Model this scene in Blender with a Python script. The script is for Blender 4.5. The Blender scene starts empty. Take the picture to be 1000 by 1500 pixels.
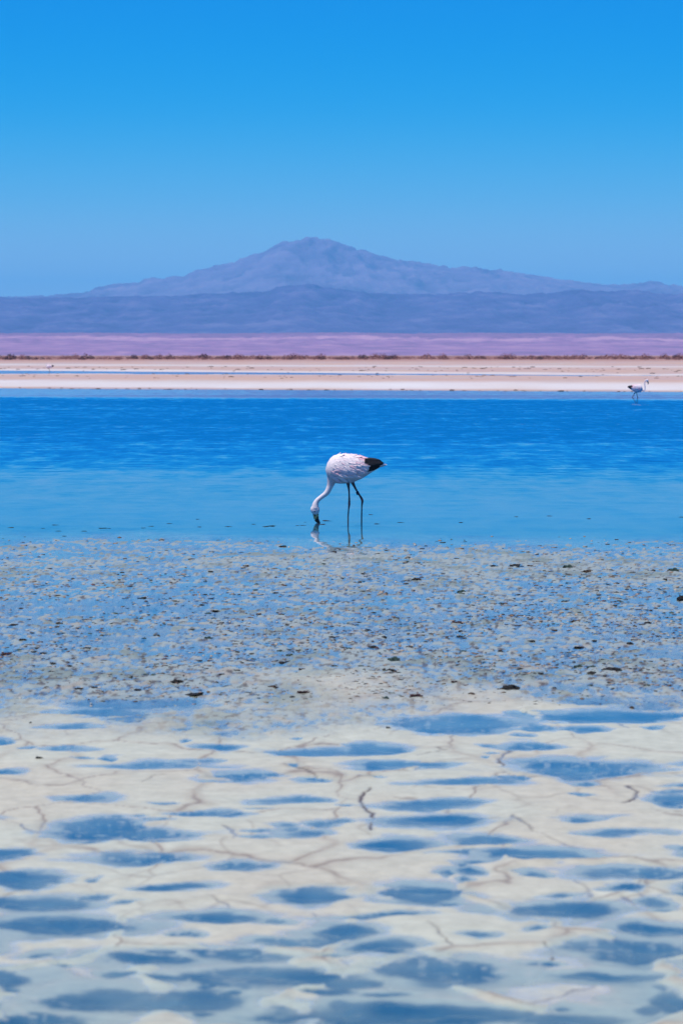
import bpy, bmesh, math, random
import numpy as np
from mathutils import Vector, Matrix, noise as mnoise

random.seed(7)
S = bpy.context.scene
COL = S.collection

# ------------------------------------------------------------------ camera
CAM_H = 1.70
FPX = 4500.0                      # focal length in photograph pixels (photo is 1000 x 1500)
PITCH = math.atan(230.0 / FPX)    # horizon lies 230 px above the picture centre
cam_d = bpy.data.cameras.new('camera')
cam_d.sensor_fit = 'VERTICAL'
cam_d.sensor_height = 36.0
cam_d.sensor_width = 24.0
cam_d.lens = FPX / 1500.0 * 36.0
cam_d.clip_start = 0.5
cam_d.clip_end = 90000.0
cam_d.dof.use_dof = True
cam_d.dof.focus_distance = 31.0
cam_d.dof.aperture_fstop = 7.1
cam = bpy.data.objects.new('camera', cam_d)
cam.location = (0, 0, CAM_H)
cam.rotation_euler = (math.pi / 2 - PITCH, 0, 0)
COL.objects.link(cam)
S.camera = cam

# ------------------------------------------------------------------ sky, sun, exposure
SUN_EL, SUN_AZ = 74.0, 238.0      # azimuth clockwise from +Y (the way the camera looks)
world = bpy.data.worlds.new("World")
S.world = world
world.use_nodes = True
wn = world.node_tree
bg = wn.nodes['Background']
sky = wn.nodes.new('ShaderNodeTexSky')
sky.sky_type = 'NISHITA'
sky.sun_disc = False
sky.sun_elevation = math.radians(SUN_EL)
sky.sun_rotation = math.radians(SUN_AZ)
sky.altitude = 2300
sky.dust_density = 0.4
sky.air_density = 1.0
sky.ozone_density = 2.0
tc = wn.nodes.new('ShaderNodeTexCoord')
sep = wn.nodes.new('ShaderNodeSeparateXYZ')
wn.links.new(tc.outputs['Generated'], sep.inputs[0])
ramp = wn.nodes.new('ShaderNodeValToRGB')       # deep azure grade of the thin, dry high-altitude air
ramp.color_ramp.interpolation = 'B_SPLINE'
els = ramp.color_ramp.elements
stops = [(0.0, (0.80, 0.74, 0.80)), (0.026, (0.80, 0.77, 0.84)), (0.050, (0.30, 0.69, 0.93)), (0.080, (0.0, 0.56, 0.98)),
         (0.12, (0.0, 0.47, 1.02)), (0.22, (0.0, 0.48, 1.16)), (1.0, (0.06, 0.55, 1.20))]
els[0].position, els[0].color = stops[0][0], (*[c / 1.6 for c in stops[0][1]], 1)
els[1].position, els[1].color = stops[-1][0], (*[c / 1.6 for c in stops[-1][1]], 1)
for p_, c_ in stops[1:-1]:
    e_ = els.new(p_)
    e_.color = (*[c / 1.6 for c in c_], 1)
wn.links.new(sep.outputs['Z'], ramp.inputs[0])
mul = wn.nodes.new('ShaderNodeVectorMath')
mul.operation = 'MULTIPLY'
wn.links.new(sky.outputs[0], mul.inputs[0])
wn.links.new(ramp.outputs[0], mul.inputs[1])
mul2 = wn.nodes.new('ShaderNodeVectorMath')
mul2.operation = 'SCALE'
mul2.inputs['Scale'].default_value = 1.6        # undoes the 1 / 1.6 of the ramp, whose colours stop at 1
wn.links.new(mul.outputs[0], mul2.inputs[0])
wn.links.new(mul2.outputs[0], bg.inputs['Color'])
bg.inputs['Strength'].default_value = 0.115

sun_d = bpy.data.lights.new('sun', 'SUN')
sun_d.energy = 4.4
sun_d.angle = math.radians(0.53)
sun_d.color = (1.0, 0.955, 0.88)
sun = bpy.data.objects.new('sun', sun_d)
az, el = math.radians(SUN_AZ), math.radians(SUN_EL)
sdir = Vector((math.sin(az) * math.cos(el), math.cos(az) * math.cos(el), math.sin(el)))
sun.rotation_euler = sdir.to_track_quat('Z', 'Y').to_euler()
sun.location = (0, 0, 50)
COL.objects.link(sun)

S.view_settings.view_transform = 'Standard'
S.view_settings.look = 'None'
S.view_settings.exposure = 0.15
S.view_settings.gamma = 1.0
S.view_settings.use_curve_mapping = False
S.cycles.use_denoising = True
S.cycles.max_bounces = 8
S.cycles.transparent_max_bounces = 8
S.cycles.volume_bounces = 3
S.cycles.caustics_reflective = False
S.cycles.caustics_refractive = False

# ------------------------------------------------------------------ helpers
def angle_down(py):
    return PITCH + math.atan((py - 750.0) / FPX)

def g(px, py, z=0.0):
    """point of the plane z seen at photo pixel (px, py)"""
    Y = (CAM_H - z) / math.tan(angle_down(py))
    depth = Y * math.cos(PITCH) + (CAM_H - z) * math.sin(PITCH)
    return Vector(((px - 500.0) / FPX * depth, Y, z))

def ypix(Y):
    return 750 + FPX * math.tan(math.atan(CAM_H / Y) - PITCH)

def elev_z(py, D):
    return CAM_H - D * math.tan(angle_down(py))

def tag(o, label=None, cat=None, group=None, kind=None):
    if label: o['label'] = label
    if cat: o['category'] = cat
    if group: o['group'] = group
    if kind: o['kind'] = kind
    return o

def mesh_obj(name, verts, faces, mat, parent=None, smooth=True, link=True):
    me = bpy.data.meshes.new(name)
    if isinstance(verts, np.ndarray):
        faces = np.asarray(faces, dtype=np.int32)
        me.vertices.add(len(verts))
        me.vertices.foreach_set('co', verts.astype(np.float32).ravel())
        nf, k = faces.shape
        me.loops.add(nf * k)
        me.loops.foreach_set('vertex_index', faces.ravel())
        me.polygons.add(nf)
        me.polygons.foreach_set('loop_start', np.arange(nf, dtype=np.int32) * k)
        me.update(calc_edges=True)
    else:
        me.from_pydata(verts, [], faces)
        me.update()
    if smooth:
        me.polygons.foreach_set('use_smooth', [True] * len(me.polygons))
    if mat: me.materials.append(mat)
    o = bpy.data.objects.new(name, me)
    if link: COL.objects.link(o)
    if parent: o.parent = parent
    return o

def add_col(me, name, rgb):
    a = me.color_attributes.new(name, 'FLOAT_COLOR', 'POINT')
    rgba = np.ones((len(me.vertices), 4), np.float32)
    rgba[:, :3] = rgb
    a.data.foreach_set('color', rgba.ravel())

def add_flt(me, name, v):
    a = me.attributes.new(name, 'FLOAT', 'POINT')
    a.data.foreach_set('value', np.asarray(v, np.float32))

# numpy gradient noise -------------------------------------------------
def _hash(ix, iy, seed):
    h = (ix.astype(np.int64) * 374761393 + iy.astype(np.int64) * 668265263 + seed * 974634777) & 0xFFFFFFFF
    h = ((h ^ (h >> 13)) * 1274126177) & 0xFFFFFFFF
    h = ((h ^ (h >> 16)) * 2246822519) & 0xFFFFFFFF
    return (h ^ (h >> 15)) & 0xFFFFFFFF

def pn(x, y, seed=0):
    x0 = np.floor(x); y0 = np.floor(y)
    fx = x - x0; fy = y - y0
    x0 = x0.astype(np.int64); y0 = y0.astype(np.int64)
    u = fx * fx * fx * (fx * (fx * 6 - 15) + 10); v = fy * fy * fy * (fy * (fy * 6 - 15) + 10)
    r = 0
    for dx in (0, 1):
        for dy in (0, 1):
            a = _hash(x0 + dx, y0 + dy, seed) / 4294967296.0 * 2 * math.pi
            w = (u if dx else 1 - u) * (v if dy else 1 - v)
            r = r + w * (np.cos(a) * (fx - dx) + np.sin(a) * (fy - dy))
    return r * 1.5

def fbm(x, y, seed=0, octs=4, gain=0.5, lac=2.03):
    r = 0; a = 1.0; t = 0
    for i in range(octs):
        r = r + a * pn(x, y, seed + i * 17)
        t += a; a *= gain; x = x * lac + 3.7; y = y * lac - 1.3
    return r / t

def voro_edge(x, y, seed=0):
    """distance to the nearest cell border, plus a random value per cell"""
    ix = np.floor(x).astype(np.int64); iy = np.floor(y).astype(np.int64)
    F1 = np.full(x.shape, 9.0); F2 = np.full(x.shape, 9.0); cid = np.zeros(x.shape)
    for dx in (-1, 0, 1):
        for dy in (-1, 0, 1):
            cx = ix + dx; cy = iy + dy
            h1 = _hash(cx, cy, seed) / 4294967296.0
            h2 = _hash(cx, cy, seed + 5) / 4294967296.0
            d = np.hypot(cx + 0.15 + 0.7 * h1 - x, cy + 0.15 + 0.7 * h2 - y)
            near = d < F1
            F2 = np.where(near, F1, np.minimum(F2, d))
            cid = np.where(near, _hash(cx, cy, seed + 9) / 4294967296.0, cid)
            F1 = np.where(near, d, F1)
    return F2 - F1, cid

def sstep(a, b, x):
    t = np.clip((x - a) / (b - a), 0, 1)
    return t * t * (3 - 2 * t)

# ------------------------------------------------------------------ materials
def new_mat(name):
    m = bpy.data.materials.new(name)
    m.use_nodes = True
    nt = m.node_tree
    return m, nt, nt.nodes['Principled BSDF'], nt.nodes['Material Output']

def N(nt, typ, **kw):
    n = nt.nodes.new(typ)
    for k, v in kw.items():
        if k == 'data_type': n.data_type = v
        elif k in n.inputs: n.inputs[k].default_value = v
        else: setattr(n, k, v)
    return n

def noise_mat(name, c1, c2, scale=5, rough=0.8, detail=6, bump=0.0, bump_scale=20, spec=0.3, lo=0.35, hi=0.65):
    m, nt, p, out = new_mat(name)
    t = N(nt, 'ShaderNodeTexCoord')
    n = N(nt, 'ShaderNodeTexNoise', Scale=scale, Detail=detail)
    nt.links.new(t.outputs['Object'], n.inputs['Vector'])
    r = N(nt, 'ShaderNodeValToRGB')
    r.color_ramp.elements[0].position = lo; r.color_ramp.elements[0].color = (*c1, 1)
    r.color_ramp.elements[1].position = hi; r.color_ramp.elements[1].color = (*c2, 1)
    nt.links.new(n.outputs['Fac'], r.inputs[0])
    nt.links.new(r.outputs[0], p.inputs['Base Color'])
    p.inputs['Roughness'].default_value = rough
    p.inputs['Specular IOR Level'].default_value = spec
    if bump:
        b = N(nt, 'ShaderNodeBump', Strength=bump, Distance=0.01)
        n2 = N(nt, 'ShaderNodeTexNoise', Scale=bump_scale, Detail=8)
        nt.links.new(t.outputs['Object'], n2.inputs['Vector'])
        nt.links.new(n2.outputs['Fac'], b.inputs['Height'])
        nt.links.new(b.outputs[0], p.inputs['Normal'])
    return m

# ground: colour and wetness are carried by the mesh, grain is added here
def ground_material():
    m, nt, p, out = new_mat('salt_and_mud')
    a = N(nt, 'ShaderNodeAttribute', attribute_name='albedo')
    w = N(nt, 'ShaderNodeAttribute', attribute_name='rough')
    t = N(nt, 'ShaderNodeTexCoord')
    n = N(nt, 'ShaderNodeTexNoise', Scale=14.0, Detail=9.0, Roughness=0.65)
    nt.links.new(t.outputs['Object'], n.inputs['Vector'])
    mr = N(nt, 'ShaderNodeMapRange')
    mr.inputs['From Min'].default_value = 0.3; mr.inputs['From Max'].default_value = 0.7
    mr.inputs['To Min'].default_value = 0.88; mr.inputs['To Max'].default_value = 1.10
    nt.links.new(n.outputs['Fac'], mr.inputs[0])
    mul = N(nt, 'ShaderNodeVectorMath', operation='SCALE')
    nt.links.new(a.outputs['Color'], mul.inputs[0]); nt.links.new(mr.outputs[0], mul.inputs['Scale'])
    nt.links.new(mul.outputs[0], p.inputs['Base Color'])
    nt.links.new(w.outputs['Fac'], p.inputs['Roughness'])
    p.inputs['Specular IOR Level'].default_value = 0.25
    b = N(nt, 'ShaderNodeBump', Strength=0.35, Distance=0.006)
    nt.links.new(w.outputs['Fac'], b.inputs['Strength'])
    n2 = N(nt, 'ShaderNodeTexNoise', Scale=30.0, Detail=7.0)
    nt.links.new(t.outputs['Object'], n2.inputs['Vector'])
    nt.links.new(n2.outputs['Fac'], b.inputs['Height'])
    nt.links.new(b.outputs[0], p.inputs['Normal'])
    return m

def water_material():
    """real thin water: Fresnel mirror over clear or murky body; 'ripple' = wave slope, 'murk' = optical depth"""
    m, nt, p, out = new_mat('lagoon_water')
    nt.nodes.remove(p)
    geo = N(nt, 'ShaderNodeNewGeometry')
    t = N(nt, 'ShaderNodeTexCoord')
    rip = N(nt, 'ShaderNodeAttribute', attribute_name='ripple')
    murk = N(nt, 'ShaderNodeAttribute', attribute_name='murk')
    vec = None
    for sc, amp, stretch, dim in ((1.9, 0.95, 1.5, 0), (6.0, 1.0, 1.3, 1), (0.5, 0.40, 2.2, 2)):
        mp = N(nt, 'ShaderNodeMapping')
        mp.inputs['Scale'].default_value = (1.0 / stretch, 1.0, 1.0)
        mp.inputs['Location'].default_value = (dim * 13.0, dim * 7.0, 0)
        mp.inputs['Rotation'].default_value = (0, 0, 0.12 - 0.2 * dim)
        nt.links.new(t.outputs['Object'], mp.inputs['Vector'])
        n = N(nt, 'ShaderNodeTexNoise', Scale=sc, Detail=3.0, Roughness=0.55)
        nt.links.new(mp.outputs[0], n.inputs['Vector'])
        sb = N(nt, 'ShaderNodeVectorMath', operation='SUBTRACT')
        sb.inputs[1].default_value = (0.5, 0.5, 0.5)
        nt.links.new(n.outputs['Color'], sb.inputs[0])
        s2 = N(nt, 'ShaderNodeVectorMath', operation='MULTIPLY_ADD')
        s2.inputs[1].default_value = (0.6 * amp, 1.0 * amp, 0)
        s2.inputs[2].default_value = (0, -0.16 * amp, 0)       # lagoon wavelets driven by the wind lean one way
        nt.links.new(sb.outputs[0], s2.inputs[0])
        if vec is None: vec = s2
        else:
            ad = N(nt, 'ShaderNodeVectorMath', operation='ADD')
            nt.links.new(vec.outputs[0], ad.inputs[0]); nt.links.new(s2.outputs[0], ad.inputs[1])
            vec = ad
    # gusts: the ripple strength itself comes in long streaks
    mg = N(nt, 'ShaderNodeMapping')
    mg.inputs['Scale'].default_value = (0.07, 0.20, 1.0)
    nt.links.new(t.outputs['Object'], mg.inputs['Vector'])
    ng = N(nt, 'ShaderNodeTexNoise', Scale=1.0, Detail=5.0, Roughness=0.6)
    nt.links.new(mg.outputs[0], ng.inputs['Vector'])
    gr = N(nt, 'ShaderNodeMapRange')
    gr.inputs['From Min'].default_value = 0.3; gr.inputs['From Max'].default_value = 0.7
    gr.inputs['To Min'].default_value = 0.6; gr.inputs['To Max'].default_value = 1.4
    nt.links.new(ng.outputs['Fac'], gr.inputs[0])
    mc = N(nt, 'ShaderNodeMapping')
    mc.inputs['Scale'].default_value = (1.9, 0.42, 1.0)
    nt.links.new(t.outputs['Object'], mc.inputs['Vector'])
    nc = N(nt, 'ShaderNodeTexNoise', Scale=1.0, Detail=4.0, Roughness=0.7)
    nt.links.new(mc.outputs[0], nc.inputs['Vector'])
    cr = N(nt, 'ShaderNodeMapRange')
    cr.inputs['From Min'].default_value = 0.35; cr.inputs['From Max'].default_value = 0.65
    cr.inputs['To Min'].default_value = 0.35; cr.inputs['To Max'].default_value = 1.65
    nt.links.new(nc.outputs['Fac'], cr.inputs[0])
    g2 = N(nt, 'ShaderNodeMath', operation='MULTIPLY')
    nt.links.new(gr.outputs[0], g2.inputs[0]); nt.links.new(cr.outputs[0], g2.inputs[1])
    gr = g2
    st = N(nt, 'ShaderNodeMath', operation='MULTIPLY')
    nt.links.new(rip.outputs['Fac'], st.inputs[0]); nt.links.new(gr.outputs[0], st.inputs[1])
    sc_ = N(nt, 'ShaderNodeVectorMath', operation='SCALE')
    nt.links.new(vec.outputs[0], sc_.inputs[0]); nt.links.new(st.outputs[0], sc_.inputs['Scale'])
    ad = N(nt, 'ShaderNodeVectorMath', operation='ADD')
    nt.links.new(geo.outputs['Normal'], ad.inputs[0]); nt.links.new(sc_.outputs[0], ad.inputs[1])
    nm = N(nt, 'ShaderNodeVectorMath', operation='NORMALIZE')
    nt.links.new(ad.outputs[0], nm.inputs[0])
    fr = N(nt, 'ShaderNodeFresnel', IOR=1.333)
    nt.links.new(nm.outputs[0], fr.inputs['Normal'])
    gl = N(nt, 'ShaderNodeBsdfGlossy', Roughness=0.03)
    gl.inputs['Color'].default_value = (1, 1, 1, 1)
    nt.links.new(nm.outputs[0], gl.inputs['Normal'])
    tr = N(nt, 'ShaderNodeBsdfTransparent')
    dep = N(nt, 'ShaderNodeAttribute', attribute_name='depth')   # 0 at the water's edge, 1 from 2 cm down
    tint = N(nt, 'ShaderNodeMix', data_type='RGBA')
    tint.inputs[6].default_value = (1, 1, 1, 1); tint.inputs[7].default_value = (0.60, 0.84, 0.96, 1)
    nt.links.new(dep.outputs['Fac'], tint.inputs[0])
    nt.links.new(tint.outputs[2], tr.inputs['Color'])
    df = N(nt, 'ShaderNodeBsdfDiffuse')
    df.inputs['Color'].default_value = (0.001, 0.13, 0.36, 1)
    body = N(nt, 'ShaderNodeMixShader')
    nt.links.new(murk.outputs['Fac'], body.inputs[0])
    nt.links.new(tr.outputs[0], body.inputs[1]); nt.links.new(df.outputs[0], body.inputs[2])
    mx = N(nt, 'ShaderNodeMixShader')
    nt.links.new(fr.outputs[0], mx.inputs[0])
    nt.links.new(body.outputs[0], mx.inputs[1]); nt.links.new(gl.outputs[0], mx.inputs[2])
    nt.links.new(mx.outputs[0], out.inputs['Surface'])
    return m

MAT_GROUND = ground_material()
MAT_WATER = water_material()

# ------------------------------------------------------------------ the ground sheet
# puddles of the salt flat: photo x, y, half width, half height, depth factor
PUDDLES = [
 (60,1010,78,12,1),(200,1029,92,9,1),(150,1043,50,6,1),(188,1052,26,6,1),(103,1065,24,4,.9),(0,1085,18,4,1),
 (105,1096,32,4,.8),(325,1060,26,5,.9),(268,1070,16,3,.7),(225,1121,78,6,.8),(0,1131,36,4,.9),(320,1096,28,6,.9),
 (465,1102,62,6,1),(358,1137,46,7,1),(420,1172,46,5,1),(140,1169,50,5,.55),(300,1190,44,5,.9),(140,1215,72,17,1),
 (235,1220,58,8,1),(205,1258,76,8,1),(355,1269,36,8,.95),(470,1208,26,6,.8),(430,1220,36,5,.45),(10,1251,46,8,1),
 (22,1287,62,11,1),(262,1300,48,7,1),(455,1312,52,11,.95),(55,1323,76,14,1),(320,1339,72,9,1),(90,1356,112,13,1),
 (495,1366,44,13,1),(430,1377,62,5,.9),(145,1288,13,3,.7),(205,1408,82,14,.62),(345,1397,84,11,.95),
 (395,1432,132,16,1),(185,1430,30,4,.9),(160,1463,110,20,.7),(275,1468,112,18,1),(8,1432,60,16,.5),(65,1395,26,6,.5),
 (492,1487,44,18,1),(665,1061,87,12,1),(540,1097,40,7,.9),(585,1119,62,4,.9),(788,1066,28,6,1),(850,1068,30,4,.9),
 (698,1091,16,3,.8),(770,1091,46,6,.95),(895,1049,110,9,1),(870,1027,42,5,1),(960,1032,52,8,1),(852,1125,92,13,1),
 (690,1146,66,6,.95),(752,1140,22,4,.9),(635,1177,76,7,1),(640,1203,82,10,1),(845,1163,14,3,.8),(980,1173,34,7,.95),
 (597,1236,52,9,.95),(700,1230,38,9,.8),(780,1253,76,8,1),(680,1275,36,5,.85),(612,1309,62,13,1),(850,1198,36,6,.4),
 (910,1219,56,4,.5),(935,1281,82,8,.85),(905,1300,30,6,.6),(822,1333,84,15,.9),(575,1341,62,4,.8),(565,1385,44,8,.9),
 (695,1367,30,4,.6),(960,1355,58,8,1),(930,1393,84,18,1),(650,1424,92,23,.95),(885,1430,88,8,.95),(990,1463,50,18,1),
 (505,1436,42,9,.9),(600,1488,215,17,1),(565,1457,32,5,.9),(978,1325,22,5,.7),(1060,1120,60,8,1),(1080,1300,70,12,1),
 (1100,1400,80,18,1),(-80,1200,60,10,1),(-100,1380,80,14,1),(-90,1470,90,14,1),(820,1490,120,14,.7),(60,1500,110,16,.9),
 (450,1560,200,25,1),(800,1580,180,22,1),(150,1590,140,22,1),(1080,1540,120,26,1),(-80,1560,100,22,1),(300,1640,200,26,1)]
_pr = random.Random(12)
for _i in range(95):                 # many small faint pools between the large ones
    _y = 1030 + 460 * _pr.random(); _s = .6 + (_y - 1030) / 500.0
    PUDDLES.append((_pr.uniform(-60, 1060), _y, _pr.uniform(10, 30) * _s, _pr.uniform(2.0, 4.5) * _s, _pr.uniform(.3, .75)))
CRACKS = [
 [(541,1155),(528,1170),(532,1182),(546,1195),(541,1216)], [(433,1124),(452,1133),(474,1141)],
 [(205,1148),(222,1139),(242,1135)], [(797,1382),(809,1392),(806,1408),(788,1424),(769,1444)],
 [(498,1408),(540,1425),(582,1452)], [(74,1404),(96,1420),(122,1431),(150,1440)], [(626,1352),(645,1368),(660,1384)],
 [(752,1098),(728,1112),(736,1123)], [(915,1151),(933,1160),(928,1172),(912,1178)], [(640,1096),(652,1100),(606,1108)],
 [(913,1292),(930,1306),(946,1315)], [(912,1315),(925,1325),(930,1334)], [(330,1210),(344,1218),(342,1230)],
 [(750,1195),(785,1220),(850,1245)], [(0,1200),(25,1207),(60,1222)], [(905,1060),(918,1068)],
 [(770,1472),(830,1455),(880,1440)], [(455,1338),(470,1350)], [(575,1200),(560,1208)], [(300,1310),(330,1322),(345,1340)],
 [(590,1131),(610,1128),(618,1122)], [(670,1200),(690,1205),(700,1198)], [(840,1290),(860,1300),(864,1314)]]

def build_ground():
    # rows: even steps in 1/distance (finer close by, coarser far off), then out to the horizon
    v1 = np.linspace(1 / 6.5, 1 / 34.0, 640)
    v2 = np.linspace(1 / 34.0, 1 / 130.0, 130)[1:]
    v3 = np.linspace(1 / 130.0, 1 / 900.0, 90)[1:]
    Y = np.concatenate([[-60, -20, -5, 0, 3, 5], 1 / v1, 1 / v2, 1 / v3, np.geomspace(950, 34000, 26)])
    core = np.linspace(-0.128, 0.128, 600)
    ext = np.concatenate([np.linspace(0.131, 0.26, 34), np.geomspace(0.3, 3.0, 12)])
    U = np.concatenate([-ext[::-1], core, ext])
    W = np.maximum(Y, 6.0)
    X2 = U[None, :] * W[:, None]
    Y2 = np.repeat(Y[:, None], len(U), 1)
    X = X2.ravel(); Yf = Y2.ravel()

    wob = fbm(X * 0.35, Yf * 0.25, 3, 4) * 3.0
    Yw = Yf + wob
    near = 1 - sstep(14.9, 16.4, Yw)                  # salt flat with round pools
    marsh = sstep(14.9, 16.4, Yw) * (1 - sstep(26.5, 31.0, Yw * 0.7 + Yf * 0.3 + 0.9 * fbm(X * 1.5, Yf * .8, 5, 3)))
    # salt flat -------------------------------------------------------
    wx = X + 0.14 * fbm(X * 2.4, Yf * 2.6, 11, 4); wy = Yf + 0.16 * fbm(X * 2.6, Yf * 2.2, 23, 4)
    P = np.full(X.shape, 6.0); Fd = np.ones(X.shape)
    for (px, py, hw, hh, dep) in PUDDLES:
        c = g(px, py); t0 = g(px, py - hh); t1 = g(px, py + hh)
        ry = 0.56 * (t0.y - t1.y); rx = 1.12 * (g(px + hw, py).x - c.x); cy = 0.5 * (t0.y + t1.y)
        sel = (np.abs(X - c.x) < 4 * rx + .5) & (np.abs(Yf - cy) < 4 * ry + .6)
        if not sel.any(): continue
        ed = 0.34 * fbm(X[sel] * 6, Yf[sel] * 8, 31, 5, .65)
        d = (np.abs((wx[sel] - c.x) / rx) ** 1.5 + np.abs((wy[sel] - cy) / ry) ** 1.6) ** (1 / 1.55) + ed
        cur = P[sel]; better = d < cur
        P[sel] = np.where(better, d, cur)
        f = Fd[sel]; Fd[sel] = np.where(better, dep, f)
    relief = 0.0032 * fbm(X * 2.0, Yf * 2.0, 41, 5, .6)
    sx = X * 1.9 + 0.46 * fbm(X * 2.0, Yf * 1.4, 51, 4); sy = Yf * 1.05 + 0.46 * fbm(X * 2.1, Yf * 1.3, 57, 4)
    ve, vid = voro_edge(sx, sy, 61)
    wet_low = np.clip(0.36 * sstep(9.9, 8.2, Yf + 1.6 * fbm(X * 1.3, Yf * .8, 43, 4)) + 0.36 * sstep(0.10, 0.40, fbm(X * 0.8 + 4, Yf * 0.6, 45, 4)), 0, 1)
    relief = relief - 0.0062 * wet_low + 0.0120 * np.exp(-(ve / 0.10) ** 2) * np.clip(0.15 + 2.2 * wet_low, 0, 1)
    h_salt = np.where(P < 1.13, -0.0105 * Fd * np.clip(1.13 - P, 0, 9) ** 1.15, 0.008 * (1 - np.exp(-(P - 1.13) * 0.9))) + relief * np.clip((P - .5) * 1.5, 0, 1)
    # soft net of crust seams, some of them open cracks
    seam = np.exp(-(ve / 0.024) ** 2) * sstep(-0.35, 0.2, fbm(X * 1.6, Yf * 1.2, 71, 3))
    seam_soft = np.exp(-(ve / 0.10) ** 2) * sstep(-0.3, 0.2, fbm(X * 0.7, Yf * 0.45, 77, 2))
    ve2, _ = voro_edge(X * 3.1 + .5 * fbm(X * 3, Yf * 2, 81, 2), Yf * 1.5 + .4 * fbm(X * 3, Yf * 2, 83, 2), 91)
    seam2 = np.exp(-(ve2 / 0.05) ** 2) * sstep(0.05, 0.3, fbm(X * 1.1, Yf * 0.8, 93, 2))
    crack = np.zeros(X.shape)
    for line in CRACKS:
        pts = [g(a, b) for a, b in line]
        x0 = min(p.x for p in pts) - .2; x1 = max(p.x for p in pts) + .2
        y0 = min(p.y for p in pts) - .4; y1 = max(p.y for p in pts) + .4
        sel = (X > x0) & (X < x1) & (Yf > y0) & (Yf < y1)
        if not sel.any(): continue
        xs = X[sel] + 0.018 * fbm(X[sel] * 14, Yf[sel] * 9, 97, 2); ys = Yf[sel] + 0.05 * fbm(X[sel] * 12, Yf[sel] * 8, 99, 2)
        dm = np.full(xs.shape, 9.0)
        for a, b in zip(pts[:-1], pts[1:]):
            ab = (b - a).xy; L2 = ab.length_squared
            t = np.clip(((xs - a.x) * ab.x + (ys - a.y) * ab.y) / L2, 0, 1)
            # seen from a low angle a crack's width along the line of sight shrinks, so it is measured evenly here
            dm = np.minimum(dm, np.hypot(xs - a.x - t * ab.x, (ys - a.y - t * ab.y)))
        wdt = 0.0065 * (0.6 + 0.9 * np.clip(fbm(X[sel] * 6, Yf[sel] * 4, 101, 2) + .5, 0, 1)) * (np.mean([p.y for p in pts]) / 10) 
        power = 1.0 if line[0][0] in (541, 752, 797, 915, 433) else 0.5
        crack[sel] = np.maximum(crack[sel], power * (.55 + .45 * sstep(-.2, .2, fbm(X[sel] * 4, Yf[sel] * 3, 103, 2))) * np.exp(-(dm / wdt) ** 2))
    h_salt = np.where(h_salt > 0.0012, np.maximum(h_salt - 0.003 * seam - 0.006 * crack, 0.0006), h_salt)
    # wet flats: broken crust standing in a film of water ----------------
    m1 = fbm(X * 1.5, Yf * 0.95, 111, 5, 0.62)
    m2 = fbm(X * 7.5, Yf * 3.8, 131, 3, 0.6)
    m3 = fbm(X * 0.35, Yf * 0.22, 141, 2)
    m4 = fbm(X * 19, Yf * 6.0, 137, 2, 0.6)
    h_marsh = 0.008 * m1 + 0.011 * m2 + 0.011 * m4 + 0.006 * m3 + 0.0012 - 0.0035 * sstep(24.5, 29.5, Yf)
    # lagoon bed ---------------------------------------------------------
    lag = sstep(26.5, 29.8, Yw * 0.6 + Yf * 0.4)
    bed = -0.010 - 0.045 * sstep(28, 33, Yf) - 0.30 * sstep(36, 60, Yf)
    # far bank, running slightly askew: nearer on the right ---------------
    sk = Yf + X * 0.48 + 1.6 * fbm(X * 0.06, Yf * 0.04, 151, 3)
    shore = sstep(138, 152, sk)
    bank = -0.35 + shore * 0.40 + 0.30 * sstep(150, 175, sk)
    bank = bank + 0.05 * fbm(X * 0.3, Yf * 0.15, 161, 4)
    ch0 = Yf + X * 0.95                                # narrow arm of water behind the first bank, wider on the left
    chw = 17 + np.clip(-X * 0.35, -12, 12)
    ch = np.exp(-((ch0 - 272) / chw) ** 4)
    far = 0.12 + 0.6 * sstep(320, 700, Yf) + 0.10 * fbm(X * 0.08, Yf * 0.03, 171, 4)
    bank = np.where(Yf > 180, bank + (far - 0.35) * sstep(180, 240, Yf), bank)
    bank = bank * (1 - ch) + (-0.20) * ch
    wfar = sstep(100, 132, Yf)
    h = near * h_salt + marsh * h_marsh + (1 - near - marsh) * 0.0
    rest = np.clip(1 - near - marsh, 0, 1)
    h = h + rest * (bed * (1 - wfar) + bank * wfar)
    h = np.where(Yf > 900, 0.8 + (Yf - 900) * 0.0, h)

    # colours -------------------------------------------------------------
    salt = np.array([0.44, 0.44, 0.35]); tan = np.array([0.33, 0.285, 0.22]); brown = np.array([0.085, 0.06, 0.05])
    cream = np.array([0.45, 0.42, 0.325])
    mud = np.array([0.040, 0.100, 0.13]); silt = np.array([0.39, 0.43, 0.345])
    def mix(a, b, t): return a + (b - a) * t[:, None]
    lo = fbm(X * 0.9, Yf * 0.55, 181, 4)
    C = mix(np.repeat(salt[None], len(X), 0), cream[None], sstep(-0.25, 0.35, lo))
    C = C * (1 + 0.16 * fbm(X * 9, Yf * 7, 185, 4, .65))[:, None]
    C = mix(C, tan[None], 0.70 * seam_soft * (1 - sstep(-.2, .5, -lo) * .5))
    C = mix(C, tan[None] * 0.8, 0.5 * seam2)
    C = mix(C, np.array([[0.19, 0.145, 0.12]]), 0.75 * seam)
    C = mix(C, brown[None], np.clip(crack * 1.25, 0, 1) * 0.95)
    greenish = np.array([0.34, 0.39, 0.34])
    C = mix(C, greenish[None], 0.6 * sstep(1.7, 1.05, P) * sstep(10.5, 8.2, Yf) + 0.35 * sstep(1.5, 1.0, P))
    under = sstep(1.03, 0.74, P + (1 - Fd) * 0.42 + 0.16 * fbm(X * 5, Yf * 7, 187, 4)) * (0.80 + 0.5 * np.clip(fbm(X * 3, Yf * 3, 189, 3), -.4, .4))
    Cw = mix(np.repeat(silt[None], len(X), 0), mud[None], under)
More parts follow.
